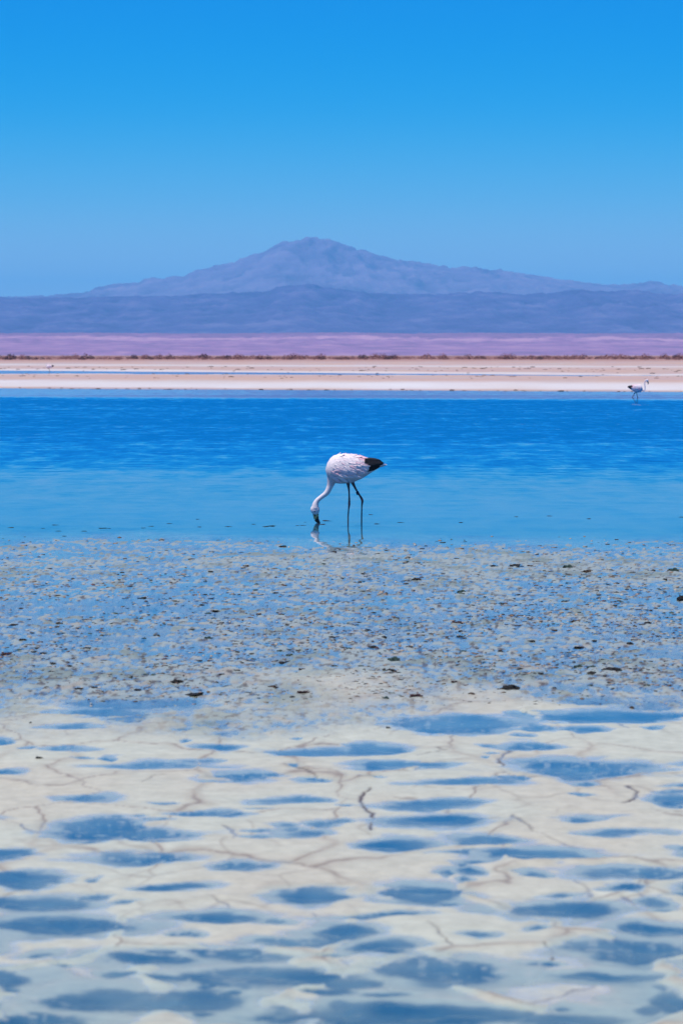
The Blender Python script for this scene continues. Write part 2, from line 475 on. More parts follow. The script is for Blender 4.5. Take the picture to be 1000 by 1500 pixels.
    # salt specks standing on some pool floors
    speck = sstep(0.16, 0.34, fbm(X * 24, Yf * 17, 191, 2)) * sstep(0.0, 0.25, fbm(X * 0.9, Yf * 0.6, 193, 2))
    Cw = mix(Cw, salt[None], 0.75 * speck * (P > .25))
    C_near = mix(C, Cw, sstep(0.0006, -0.0012, h_salt))
    # wet flats
    mA = np.array([0.265, 0.305, 0.285]); mB = np.array([0.31, 0.25, 0.18]); mD = np.array([0.07, 0.055, 0.045]); mG = np.array([0.19, 0.225, 0.195])
    q = fbm(X * 5.5, Yf * 2.6, 201, 4, .6)
    Cm = mix(np.repeat(mA[None], len(X), 0), mB[None], 0.6 * sstep(0.05, 0.36, q) * sstep(27, 17, Yf))
    Cm = mix(Cm, mG[None], sstep(0.05, 0.3, fbm(X * 2.1, Yf * 1.2, 211, 3)))
    Cm = mix(Cm, mD[None], 0.85 * sstep(0.12, 0.28, fbm(X * 19, Yf * 7, 221, 3)) * sstep(29, 22, Yf))
    Cmw = mix(np.repeat(np.array([[0.27, 0.32, 0.28]]), len(X), 0), mud[None] * 1.6, sstep(-0.003, -0.014, h_marsh))
    Cm = mix(Cm, Cmw, sstep(0.0015, -0.002, h_marsh))
    # lagoon and beyond
    Cl = np.repeat(np.array([[0.13, 0.20, 0.25]]), len(X), 0)
    sand = np.array([0.46, 0.31, 0.25]); pinks = np.array([0.43, 0.30, 0.28]); rim = np.array([0.58, 0.55, 0.54])
    f1 = fbm(X * 0.10, Yf * 0.055, 231, 4)
    Cb = mix(np.repeat(sand[None], len(X), 0), pinks[None], sstep(-.2, .3, f1))
    Cb = mix(Cb, np.array([[0.41, 0.36, 0.34]]), 0.7 * sstep(0.02, 0.35, fbm(X * 0.05 + 9, Yf * 0.06, 241, 4)))
    Cb = mix(Cb, np.array([[0.36, 0.24, 0.19]]), 0.22 * sstep(0.1, 0.5, fbm(X * 2.2, Yf * 0.16, 251, 3)))
    Cb = mix(Cb, rim[None], sstep(149, 154, sk) * sstep(172, 162, sk) * (0.75 + .5 * np.clip(f1, -.5, .5)))
    Cb = mix(Cb, np.array([[0.22, 0.205, 0.21]]), 0.8 * sstep(141.5, 145, sk) * sstep(151, 147.5, sk))
    rimch = np.clip(np.exp(-((ch0 - 272) / (chw * 1.45)) ** 4) - ch, 0, 1) * 1.6
    Cb = mix(Cb, rim[None], np.clip(rimch, 0, .95))
    line2 = np.exp(-((Yf + X * .6 - 420) / 22) ** 2)
    Cb = mix(Cb, rim[None] * .95, 0.75 * line2)
    Cb = mix(Cb, np.array([[0.36, 0.20, 0.165]]), sstep(500, 640, Yf))
    C = C_near * near[:, None] + Cm * marsh[:, None] + Cl * (rest * (1 - wfar))[:, None] + Cb * (rest * wfar)[:, None]
    dryness = np.maximum(sstep(0.0, 0.0024, h_salt), np.clip(crack + seam, 0, 1))
    rough = (0.08 + 0.50 * dryness) * near + (0.12 + 0.48 * sstep(0.0, 0.0045, h_marsh)) * marsh + 0.5 * (rest * (1 - wfar)) + 0.9 * rest * wfar
    

    nR, nC = X2.shape
    idx = np.arange(nR * nC).reshape(nR, nC)
    quads = np.stack([idx[:-1, :-1], idx[:-1, 1:], idx[1:, 1:], idx[1:, :-1]], -1)
    V = np.stack([X, Yf, h], 1)
    o = mesh_obj('ground', V, quads.reshape(-1, 4), MAT_GROUND)
    tag(o, 'pale salt crust, wet mud flats, lagoon bed and far sandy bank', kind='structure')
    add_col(o.data, 'albedo', C); add_flt(o.data, 'rough', rough)

    # ---- water: one sheet per body of water, all at the lagoon's level -----
    H2 = h.reshape(nR, nC)
    wetc = (np.minimum.reduce([H2[:-1, :-1], H2[:-1, 1:], H2[1:, 1:], H2[1:, :-1]]) < 0.0)
    wetc[:6] = False
    # label connected cells
    lab = np.zeros(wetc.shape, np.int32); n = 0
    rows, cols = wetc.shape
    flat = wetc.ravel().tolist(); L = [0] * (rows * cols)
    sizes = [0]; cells = [None]
    for s in np.flatnonzero(wetc.ravel()).tolist():
        if L[s]: continue
        n += 1; L[s] = n; stack = [s]; mem = []
        while stack:
            k = stack.pop(); mem.append(k)
            c = k % cols
            for q2, ok in ((k - 1, c > 0), (k + 1, c < cols - 1), (k - cols, k >= cols), (k + cols, k < (rows - 1) * cols)):
                if ok and flat[q2] and not L[q2]:
                    L[q2] = n; stack.append(q2)
        sizes.append(len(mem)); cells.append(mem)
    Lq = quads.reshape(-1, 4)
    murk_all = 1 - np.exp(-np.clip(-h - 0.01, 0, 9) * 9.0)
    rip_all = 0.009 + 0.06 * marsh + 0.36 * sstep(35, 76, Yf + 6 * fbm(X * .05, Yf * .08, 261, 2)) * (1 - sstep(114, 122, Yf + X * 0.30 + 2 * fbm(X * .1, Yf * .05, 263, 2))) * rest
    rip_all = np.where(Yf > 130, 0.02, rip_all)
    order = sorted(range(1, n + 1), key=lambda i: -sizes[i])
    lagoon_lab = L[int(np.flatnonzero((np.abs(Y[:-1] - 60) < 2))[0]) * cols + cols // 2]
    pools = [i for i in order if i != lagoon_lab and sizes[i] >= 12][:300]
    rest_ids = [i for i in order if i != lagoon_lab and i not in set(pools)]
    def sheet(name, ids):
        f = Lq[np.array([k for i in ids for k in cells[i]])]
        u, inv = np.unique(f, return_inverse=True)
        vv = np.stack([X[u], Yf[u], np.zeros(len(u))], 1)
        w = mesh_obj(name, vv, inv.reshape(-1, 4), MAT_WATER)
        add_flt(w.data, 'ripple', rip_all[u]); add_flt(w.data, 'murk', murk_all[u]); add_flt(w.data, 'depth', np.clip(-h[u] / 0.020, 0, 1))
        w['kind'] = 'structure'
        return w
    sheet('lagoon_water', [lagoon_lab])['label'] = 'blue lagoon water, rippled far out and calm near the bird'
    for i in pools:
        far_ = Yf[Lq[cells[i][0]][0]] > 130
        sheet('water_channel' if far_ else 'puddle', [i])
    if rest_ids: sheet('film_of_water', rest_ids)
    print('water bodies', n, 'pools', len(pools), 'faces', len(Lq))
    return dict(h=H2, Y=Y, U=U)

G = build_ground()

def ground_z(x, y):
    Y, U, H2 = G['Y'], G['U'], G['h']
    i = int(np.clip(np.searchsorted(Y, y) - 1, 0, len(Y) - 2))
    u = x / max(y, 6.0)
    j = int(np.clip(np.searchsorted(U, u) - 1, 0, len(U) - 2))
    return float(H2[i:i + 2, j:j + 2].mean())

# ------------------------------------------------------------------ hills and mountains
def rock_mat(name, c1, c2, c3, scale):
    m, nt, p, out = new_mat(name)
    t = N(nt, 'ShaderNodeTexCoord')
    a = N(nt, 'ShaderNodeAttribute', attribute_name='tone')
    n = N(nt, 'ShaderNodeTexNoise', Scale=scale, Detail=8.0, Roughness=0.6)
    nt.links.new(t.outputs['Object'], n.inputs['Vector'])
    ad = N(nt, 'ShaderNodeMath', operation='ADD')
    nt.links.new(n.outputs['Fac'], ad.inputs[0]); nt.links.new(a.outputs['Fac'], ad.inputs[1])
    r = N(nt, 'ShaderNodeValToRGB')
    e = r.color_ramp.elements
    e[0].position = 0.30; e[0].color = (*c1, 1)
    e[1].position = 0.80; e[1].color = (*c3, 1)
    k = e.new(0.52); k.color = (*c2, 1)
    nt.links.new(ad.outputs[0], r.inputs[0])
    nt.links.new(r.outputs[0], p.inputs['Base Color'])
    p.inputs['Roughness'].default_value = 0.95
    p.inputs['Specular IOR Level'].default_value = 0.1
    return m

def range_mesh(name, prof, D, front, back, mat, label, rel, seed, shape=1.3, nx=900, ny=120, gully=1.0, toe=0.0):
    """a mountain range: 'prof' is its skyline (photo pixels), standing at distance D with real depth"""
    px = np.array([p[0] for p in prof], float); py = np.array([p[1] for p in prof], float)
    xs_px = np.linspace(px[0], px[-1], nx)
    zr = np.array([elev_z(v, D) for v in np.interp(xs_px, px, py)])
    xs = (xs_px - 500) / FPX * D
    t = np.concatenate([np.linspace(0, 1, ny), 1 + np.linspace(0, 1, 26)[1:]])
    X = np.repeat(xs[None], len(t), 0)
    Yr = np.where(t < 1, D - front + front * t, D + back * (t - 1))
    Y = np.repeat(Yr[:, None], nx, 1)
    up = np.where(t < 1, np.power(np.clip(t, 0, 1), shape), 1 - sstep(0, 1, t - 1) * 0.8)
    Z = zr[None] * up[:, None]
    Lw = zr.mean()
    sc = 1 / (Lw * 3.0)
    wx = X + Lw * 1.3 * fbm(X * sc * .6, Y * sc * .4, seed + 3, 3)
    rid = 1 - np.abs(fbm(wx * sc * 1.9, Y * sc * 0.40, seed, 5, .55)) * 3.2
    rid2 = fbm(X * sc * .8, Y * sc * .8, seed + 40, 5, .55)
    env = np.clip(up, 0, 1)[:, None] * np.clip(1 - np.exp(-np.abs(t - 1) * 5), 0, 1)[:, None]
    mid = np.clip(t * (2 - t), 0, 1)[:, None]
    Z = Z + env * rel * zr[None] * (0.55 * gully * (rid - .6) + 0.9 * rid2) * mid
    fine = fbm(X * sc * 11 + 2 * rid2, Y * sc * 3.0, seed + 77, 5, .6)
    crag = 1 - np.abs(fbm(X * sc * 7 + 2.5 * rid2, Y * sc * 2.2, seed + 79, 4, .6)) * 3.0
    Z = Z + zr[None] * (0.026 * fine + 0.036 * (crag - .6)) * mid - (1 - np.clip(t * 12, 0, 1))[:, None] * 12 + toe
    idx = np.arange(X.size).reshape(X.shape)
    quads = np.stack([idx[:-1, :-1], idx[:-1, 1:], idx[1:, 1:], idx[1:, :-1]], -1).reshape(-1, 4)
    o = mesh_obj(name, np.stack([X.ravel(), Y.ravel(), Z.ravel()], 1), quads, mat)
    tone = 0.08 * (rid - .6) * mid + 0.12 * (crag - .6) * mid + 0.16 * fbm(X * sc * 2.2 + rid2, Y * sc * 1.6, seed + 90, 5, .6)
    if name == 'low_hills':        # wavy ridge-line highlight and darker second ridge above it, painted into the tone
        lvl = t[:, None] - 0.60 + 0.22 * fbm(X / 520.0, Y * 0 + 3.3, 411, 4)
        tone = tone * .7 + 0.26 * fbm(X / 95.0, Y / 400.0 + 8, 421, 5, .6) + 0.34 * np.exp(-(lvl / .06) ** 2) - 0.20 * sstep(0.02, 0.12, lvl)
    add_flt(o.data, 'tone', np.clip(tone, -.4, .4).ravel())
    tag(o, label, kind='structure')
    return o

VOLC = [(-900,480),(-500,462),(-200,440),(-60,436),(0,434),(60,433),(120,430),(142,420),(165,417),(205,413),(215,408),(270,404),
        (290,396),(345,384),(385,368),(410,355),(440,349),(480,349),(505,358),(540,368),(580,378),(620,386),(660,392),
        (700,391),(740,397),(790,405),(830,411),(880,415),(905,418),(930,414),(950,412),(1000,420),(1100,428),(1400,440),(1900,476)]
MIDR = [(-1400,470),(-700,452),(-100,438),(0,436),(100,436),(150,435),(250,434),(300,430),(380,428),(410,419),(450,416),(500,424),
        (560,431),(640,431),(700,428),(760,432),(800,430),(840,424),(900,427),(930,425),(960,431),(1000,430),(1100,436),(1700,452),(2400,472)]
LOWR = [(-2500,500),(-600,489),(0,488),(120,487.5),(300,488.5),(420,487.5),(500,487),(600,488.5),(700,487.5),(850,488.5),(1000,488),(1600,490),(3500,502)]
range_mesh('volcano', VOLC, 20000, 4200, 5000, rock_mat('volcano_rock', (.15,.10,.165), (.21,.15,.235), (.29,.205,.28), .0035),
           'broad hazy violet volcano with a blunt summit on the skyline', .13, 11, shape=1.0)
range_mesh('mountain_range', MIDR, 14500, 3400, 2500, rock_mat('dark_slopes', (.085,.055,.14), (.115,.08,.19), (.19,.14,.25), .005),
           'blue hazy foothills crossing the picture below the volcano', .20, 37, shape=1.15)
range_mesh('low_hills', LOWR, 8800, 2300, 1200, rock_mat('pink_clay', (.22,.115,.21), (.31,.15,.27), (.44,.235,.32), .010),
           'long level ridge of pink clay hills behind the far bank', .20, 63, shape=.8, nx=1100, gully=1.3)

# ------------------------------------------------------------------ haze
HAZE_D = 4.9e-5
hz_m = bpy.data.materials.new('haze_air')
hz_m.use_nodes = True
hn = hz_m.node_tree
hn.nodes.remove(hn.nodes['Principled BSDF'])
pv = hn.nodes.new('ShaderNodeVolumePrincipled')
pv.inputs['Color'].default_value = (0.07, 0.56, 1.0, 1)
pv.inputs['Density'].default_value = HAZE_D
pv.inputs['Anisotropy'].default_value = 0.0
hn.links.new(pv.outputs[0], hn.nodes['Material Output'].inputs['Volume'])
top = elev_z(340, 20000) + 60
x0, x1, y0, y1, z0, z1 = -40000, 40000, -900, 35000, -15, top
hb = mesh_obj('haze', [(x0,y0,z0),(x1,y0,z0),(x1,y1,z0),(x0,y1,z0),(x0,y0,z1),(x1,y0,z1),(x1,y1,z1),(x0,y1,z1)],
              [(3,2,1,0),(4,5,6,7),(0,1,5,4),(1,2,6,5),(2,3,7,6),(3,0,4,7)], hz_m, smooth=False)
hb['kind'] = 'stuff'

# ------------------------------------------------------------------ flamingos
def feather_mat(name, c1, c2, scale=9):
    m = noise_mat(name, c1, c2, scale, rough=.75, bump=.25, bump_scale=60, spec=.2)
    return m
MAT_WHITE = feather_mat('white_feathers', (.84,.61,.65), (.88,.75,.75))
MAT_PINK = feather_mat('pink_feathers', (.78,.44,.50), (.80,.62,.66), 14)
MAT_BLACK = feather_mat('black_feathers', (.012,.012,.016), (.03,.028,.032), 20)
MAT_EYE = noise_mat('eye', (.01,.01,.01), (.02,.01,.01), 40, rough=.15, spec=.6)
MAT_BILL = noise_mat('yellow_bill', (.08,.05,.03), (.62,.46,.22), 45, rough=.4, lo=.44, hi=.54)
MAT_BILLTIP = noise_mat('black_bill_tip', (.012,.012,.013), (.03,.025,.02), 60, rough=.35)
MAT_BAND = noise_mat('dark_leg_band', (.008,.012,.03), (.015,.02,.05), 60, rough=.35)

def body_mat():
    m, nt, p, out = new_mat('flamingo_body')
    a = N(nt, 'ShaderNodeAttribute', attribute_name='albedo')
    t = N(nt, 'ShaderNodeTexCoord')
    n = N(nt, 'ShaderNodeTexNoise', Scale=28.0, Detail=6.0)
    nt.links.new(t.outputs['Object'], n.inputs['Vector'])
    mr = N(nt, 'ShaderNodeMapRange')
    mr.inputs['To Min'].default_value = 0.86; mr.inputs['To Max'].default_value = 1.08
    nt.links.new(n.outputs['Fac'], mr.inputs[0])
    s = N(nt, 'ShaderNodeVectorMath', operation='SCALE')
    nt.links.new(a.outputs['Color'], s.inputs[0]); nt.links.new(mr.outputs[0], s.inputs['Scale'])
    nt.links.new(s.outputs[0], p.inputs['Base Color'])
    p.inputs['Roughness'].default_value = .7
    p.inputs['Specular IOR Level'].default_value = .25
    b = N(nt, 'ShaderNodeBump', Strength=.3, Distance=.004)
    n2 = N(nt, 'ShaderNodeTexNoise', Scale=70.0, Detail=5.0)
    nt.links.new(t.outputs['Object'], n2.inputs['Vector']); nt.links.new(n2.outputs['Fac'], b.inputs['Height'])
    nt.links.new(b.outputs[0], p.inputs['Normal'])
    return m
MAT_BODY = body_mat()

def loft(bm, stations, seg=16):
    """stations: (centre Vector, radius across y, radius in the profile plane)"""
    rings = []
    n = len(stations)
    for i, (c, ry, rz) in enumerate(stations):
        a = stations[max(i - 1, 0)][0]; b = stations[min(i + 1, n - 1)][0]
        d = (b - a).normalized()
        side = Vector((0, 1, 0))
        side = (side - d * side.dot(d)).normalized()
        upv = d.cross(side).normalized()
        rings.append([bm.verts.new(c + side * (ry * math.cos(2 * math.pi * k / seg)) + upv * (rz * math.sin(2 * math.pi * k / seg))) for k in range(seg)])
    for r0, r1 in zip(rings[:-1], rings[1:]):
        for k in range(seg):
            bm.faces.new((r0[k], r0[(k + 1) % seg], r1[(k + 1) % seg], r1[k]))
    bm.faces.new(rings[0][::-1]); bm.faces.new(rings[-1])

def smooth_path(pts, per=6):
    """Catmull-Rom through (x, y, z, r) points"""
    P = [pts[0]] + list(pts) + [pts[-1]]
    out = []
    for i in range(1, len(P) - 2):
        for s in range(per):
            t = s / per
            out.append(tuple(0.5 * ((2 * P[i][k]) + (-P[i-1][k] + P[i+1][k]) * t + (2*P[i-1][k] - 5*P[i][k] + 4*P[i+1][k] - P[i+2][k]) * t*t
                       + (-P[i-1][k] + 3*P[i][k] - 3*P[i+1][k] + P[i+2][k]) * t**3) for k in range(len(pts[0]))))
    out.append(tuple(pts[-1]))
    return out

TORSO = [(476.6,688,1.5),(479,688,10),(484,688,17),(490,687.5,20.5),(498,686.5,22),(507,686,22),(517,685.2,20.5),(527,684,17.5),
         (536,683,13.5),(543,682.5,9.5),(550,682,6),(556,681,3.4)]

def LP(px, py, y=0.0):
    return Vector(((px - 520) / 145.0, y, (766 - py) / 145.0))

def torso_at(px):
    xs = [t[0] for t in TORSO]
    return float(np.interp(px, xs, [t[1] for t in TORSO])), float(np.interp(px, xs, [t[2] for t in TORSO]))

def feather(bm, base, direction, normal, length, width, curl=0.0):
    d = direction.normalized(); nrm = (normal - d * normal.dot(d)).normalized(); side = d.cross(nrm)
    prof = [(0, .35), (.3, .95), (.65, 1.0), (.88, .62), (1.0, .08)]
    rows = []
    for t, w in prof:
        c = base + d * length * t + nrm * (curl * length * t * t)
        rows.append((bm.verts.new(c - side * width * w * .5 - nrm * .003), bm.verts.new(c + nrm * .003), bm.verts.new(c + side * width * w * .5 - nrm * .003)))
    for r0, r1 in zip(rows[:-1], rows[1:]):
        bm.faces.new((r0[0], r0[1], r1[1], r1[0])); bm.faces.new((r0[1], r0[2], r1[2], r1[1]))

def bm_obj(name, bm, mat, parent, solid=0.0):
    me = bpy.data.meshes.new(name); bm.to_mesh(me); bm.free()
    me.polygons.foreach_set('use_smooth', [True] * len(me.polygons))
    me.materials.append(mat)
    o = bpy.data.objects.new(name, me); COL.objects.link(o); o.parent = parent
    if solid:
        s = o.modifiers.new('thickness', 'SOLIDIFY'); s.thickness = solid
    return o

def flamingo(label, neck, head, bill_dir, legs, band_at=None, voxel=.0042, seed=1, feathers=70, pale=1.0):
    """neck: (px,py,y,r) list, head: (px,py), legs: list of (px,py,y,r); the bird faces -x, feet at local z=0"""
    rnd = random.Random(seed)
    root = bpy.data.objects.new('flamingo', None); root.empty_display_size = .2
    COL.objects.link(root)
    tag(root, label, 'flamingo', 'flamingos wading in the lagoon')
    bm = bmesh.new()
    loft(bm, [(LP(x, y), min(r, 19) / 145 * .80, r / 145) for x, y, r in TORSO], 24)
    def tube(pts, seg=12, per=6):
        b2 = bmesh.new()
        loft(b2, [(LP(a[0], a[1], a[2]), a[3], a[3]) for a in smooth_path(pts, per)], seg)
        m2 = bpy.data.meshes.new('t'); b2.to_mesh(m2); b2.free(); bm.from_mesh(m2); bpy.data.meshes.remove(m2)
    tube(neck)
    hx, hy = head
    hd = LP(hx, hy) ; bd = Vector(bill_dir).normalized()
    hst = []
    for t, ry, rz in ((-.050,.014,.018),(-.038,.029,.037),(-.018,.036,.046),(.006,.036,.046),(.026,.030,.036),(.042,.022,.026),(.050,.014,.017)):
        hst.append((hd + bd * t, ry, rz))
    b2 = bmesh.new(); loft(b2, hst, 16); m2 = bpy.data.meshes.new('t'); b2.to_mesh(m2); b2.free(); bm.from_mesh(m2); bpy.data.meshes.remove(m2)
    for leg in legs:
        tube(leg, 10, 5)
        fx, fy, fy3, fr = leg[-1]
        for ang in (-.55, 0, .55):      # webbed toes reach forward under the water
            tube([(fx, fy, fy3, .0075), (fx - 6 * math.cos(ang), fy + .4, fy3 + .04 * math.sin(ang), .006), (fx - 12 * math.cos(ang), fy + .9, fy3 + .085 * math.sin(ang), .004)], 8, 2)
    me = bpy.data.meshes.new('raw'); bm.to_mesh(me); bm.free()
    tmp = bpy.data.objects.new('tmp', me); COL.objects.link(tmp)
    rm = tmp.modifiers.new('r', 'REMESH'); rm.mode = 'VOXEL'; rm.voxel_size = voxel; rm.use_smooth_shade = True
    sm = tmp.modifiers.new('s', 'SMOOTH'); sm.factor = .5; sm.iterations = 3
    bpy.context.view_layer.update()
    m3 = bpy.data.meshes.new_from_object(tmp.evaluated_get(bpy.context.evaluated_depsgraph_get()))
    bpy.data.objects.remove(tmp); bpy.data.meshes.remove(me)
    m3.name = 'body'; m3.materials.clear(); m3.materials.append(MAT_BODY)
    body = bpy.data.objects.new('body', m3); COL.objects.link(body); body.parent = root
    co = np.empty(len(m3.vertices) * 3, np.float32); m3.vertices.foreach_get('co', co); co = co.reshape(-1, 3)
    m3.polygons.foreach_set('use_smooth', [True] * len(m3.polygons))
    X, Z = co[:, 0] * 145 + 520, 766 - co[:, 2] * 145
    white = np.array([.82, .71, .72]); pink = np.array([.62, .30, .34]); leg_c = np.array([.075, .075, .080]); knee = np.array([.34, .10, .10]); belly_shade = np.array([.50, .43, .47])
    C = np.repeat(white[None], len(X), 0)
    def mx(a, t): return C + (a - C) * t[:, None]
    C = mx(pink, .75 * np.exp(-(((X - 492) / 5.5) ** 2 + ((Z - 701) / 5) ** 2)))
    C = mx(pink, .35 * np.exp(-(((X - 540) / 9) ** 2 + ((Z - 694) / 5) ** 2)))
    C = mx(belly_shade, .55 * sstep(684, 700, Z) * sstep(474, 482, X) * (Z < 711))  # shade under the belly, painted into the body colour
    isleg = np.zeros(len(X))
    for leg in legs:
        for a in smooth_path(leg, 8):
            isleg = np.maximum(isleg, ((np.hypot(X - a[0], Z - a[1]) < 3.6) & (np.abs(co[:, 1] - a[2]) < .05)) * float(sstep(706, 711, np.array(a[1]))))
    isleg = np.maximum(isleg, (Z > 764.5) * (np.hypot(X - hx, Z - hy) > 16))
    C = mx(leg_c, isleg)
    for leg in legs:
        kx, ky = leg[3][0], leg[3][1]
        C = mx(knee, .85 * np.exp(-(((X - kx) / 2.6) ** 2 + ((Z - ky) / 3.6) ** 2)) * isleg)
    add_col(m3, 'albedo', C)
    # bill: droops in a bend half way, pale base and black tip
    up = Vector((0, 1, 0)).cross(bd)
    if up.dot(Vector((-1, 0, 0))) < 0: up = -up
    def billpt(t, off): return hd + bd * (.040 + t * .105) + up * off
    bb = bmesh.new(); loft(bb, [(billpt(0, .002), .022, .031), (billpt(.2, .005), .020, .028), (billpt(.5, .007), .017, .024)], 12)
    bill = bm_obj('bill', bb, MAT_BILL, root)
    bb = bmesh.new(); loft(bb, [(billpt(.48, .007), .0173, .0244), (billpt(.65, .001), .0155, .0215), (billpt(.85, -.009), .011, .014), (billpt(1, -.018), .006, .008)], 12)
    bm_obj('bill_tip', bb, MAT_BILLTIP, bill)
    for s in (-1, 1):
        bb = bmesh.new(); bmesh.ops.create_icosphere(bb, subdivisions=2, radius=.0062)
        e = bm_obj('eye', bb, MAT_EYE, root); e.location = hd + bd * .010 + up * .006 + Vector((0, s * .0315, 0))
    # wings: rows of overlapping feathers laid over each flank
    for s in (-1, 1):
        bw = bmesh.new(); bp = bmesh.new()
        for r_ in range(9):
            th = math.radians(78 - r_ * 13.5)         # from the back down the flank
            cols = int(feathers / 9) + 2
            for c in range(cols):
                px = 484 + (c + .5 * (r_ % 2)) * (54 - 1.5 * r_) / cols + rnd.uniform(-.8, .8)
                cy, rr = torso_at(px)
                ry = min(rr, 19) * .80
                n = Vector((0, s * math.cos(th), math.sin(th)))
                base = LP(px, cy) + Vector((0, s * math.cos(th) * ry / 145, math.sin(th) * rr / 145)) + n * (.001 + .004 * (c % 2))
                cy2, rr2 = torso_at(px + 8)
                nxt = LP(px + 8, cy2) + Vector((0, s * math.cos(th) * min(rr2, 19) * .8 / 145, math.sin(th) * rr2 / 145))
                d = (nxt - (base - n * .002)) + Vector((0, 0, -.006 - .030 * rnd.random())) * (1 if r_ > 1 else .3)
                feather(bp if rnd.random() < (.25 + .3 * (px > 520)) else bw, base, d, n, rnd.uniform(.075, .135), rnd.uniform(.022, .036), rnd.uniform(-.01, .05))
        wing = bm_obj('wing', bw, MAT_WHITE, root); wing['kind'] = 'stuff'
        bm_obj('covert_feathers', bp, MAT_PINK, wing)['kind'] = 'stuff'
        bk = bmesh.new()
        for k in range(9):                             # folded black flight feathers
            z0_ = 671.5 + k * 2.2
            base = LP(533 + .25 * abs(k - 4), z0_, s * (.078 - .003 * abs(k - 4)))
            tip = LP(562.5 - 1.7 * abs(k - 3) + rnd.uniform(-1, 1), 678 + (k - 3) * 1.3, s * .020)
            feather(bk, base, tip - base, Vector((0, s, .25)), (tip - base).length, .036, 0)
        bm_obj('flight_feathers', bk, MAT_BLACK, wing, .002)['kind'] = 'stuff'
    bt = bmesh.new()
    for k in range(5):
        base = LP(548, 682 + k * .8, (k - 2) * .012); tip = LP(566.5 - abs(k - 2), 679.5 + k * .4, (k - 2) * .006)
        feather(bt, base, tip - base, Vector((0, .2 * (k - 2), 1)), (tip - base).length, .028, 0)
    bm_obj('tail', bt, MAT_WHITE, root, .002)
    if band_at:
        bb = bmesh.new(); a, b = band_at
        loft(bb, [(LP(*a), .016, .016), (LP(*b), .016, .016)], 14)
        bm_obj('leg_band', bb, MAT_BAND, root)
    return root

NECK1 = [(489,692,0,.080),(486,702,0,.052),(483,712,0,.033),(478.3,721.5,0,.028),(471,727.5,0,.0235),(465,732.5,0,.0245),(462,738,0,.031),(461.2,744.5,0,.039)]
LEG_A = [(510,698,-.045,.050),(509.6,706.5,-.045,.022),(511,720,-.045,.0088),(511.3,737,-.045,.0125),(510.5,745,-.045,.0082),(509.7,756,-.045,.0078),(509.6,770,-.045,.0080)]
LEG_B = [(514,698,.045,.050),(516.5,707.5,.045,.019),(523.5,721,.045,.0095),(530.2,732.2,.045,.0135),(529.8,741,.045,.0085),(529.5,755,.045,.0078),(529.4,769.5,.045,.0080)]
f1 = flamingo('large white and pink flamingo feeding with its head down, dark band on one leg', NECK1, (461.3,747.3), (.22, 0, -1),
              [LEG_A, LEG_B], band_at=((522.7,720.4,.045),(524.9,724.6,.045)), seed=3)
p1 = g(520, 766)
f1.location = p1

# second bird, far right: walking to the right, neck up and bill drooped
NECK2 = [(488,692,0,.075),(482,690,0,.045),(476,695,0,.028),(470,699,0,.024),(464,693,0,.022),(463,678,0,.020),(465,660,0,.019),(462,647,0,.019),(455,643,0,.022)]
LEG2A = [(510,698,-.045,.050),(510,706,-.045,.024),(507,722,-.045,.0125),(503,737,-.045,.0160),(505,746,-.045,.0120),(506,757,-.045,.0115),(508,775,-.045,.0120)]
LEG2B = [(514,698,.045,.050),(518,707,.045,.024),(528,722,.045,.0130),(534,733,.045,.0165),(528,742,.045,.0120),(520,754,.045,.0115),(511,771,.045,.0120)]
f2 = flamingo('small distant flamingo on the right, wading with neck raised and black rear', NECK2, (450,645), (-.35, 0, -1),
              [LEG2A, LEG2B], voxel=.006, seed=5, feathers=50)
p2 = g(929, 591)
f2.location = p2; f2.rotation_euler = (0, 0, math.pi); f2.scale = (.90, .90, .96)

# third bird, far left: resting, neck folded back over its body
NECK3 = [(488,690,0,.07),(480,684,0,.045),(475,676,0,.030),(480,665,0,.026),(492,660,0,.024),(502,662,0,.026)]
LEG3A = [(510,698,-.045,.050),(509,706,-.045,.020),(510,720,-.045,.014),(511,737,-.045,.018),(510,746,-.045,.014),(510,757,-.045,.014),(510,773,-.045,.014)]
LEG3B = [(512,698,.045,.050),(511,707,.045,.019),(513,722,.045,.014),(514,735,.045,.018),(513,745,.045,.014),(512,756,.045,.014),(512,772,.045,.014)]
f3 = flamingo('tiny pale flamingo resting on the far left sand bank by the blue channel', NECK3, (508,664), (1, 0, -.45),
              [LEG3A, LEG3B], voxel=.006, seed=8, feathers=50)
p3 = g(74, 550)
f3.location = (p3.x, p3.y, ground_z(p3.x, p3.y) - .0); f3.rotation_euler = (0, 0, .35); f3.scale = (1.12,) * 3

# ------------------------------------------------------------------ mud clods and crumbs on the wet flats
MAT_CLOD = [noise_mat('dark_mud', (.008,.008,.008), (.025,.021,.018), 40, rough=.7, bump=.5, bump_scale=80),
            noise_mat('brown_mud', (.035,.02,.013), (.10,.055,.03), 40, rough=.7, bump=.5, bump_scale=80),
            noise_mat('green_algae', (.012,.03,.024), (.03,.06,.045), 40, rough=.6, bump=.5, bump_scale=80),
            noise_mat('maroon_mud', (.03,.012,.014), (.08,.03,.028), 40, rough=.7, bump=.5, bump_scale=80)]

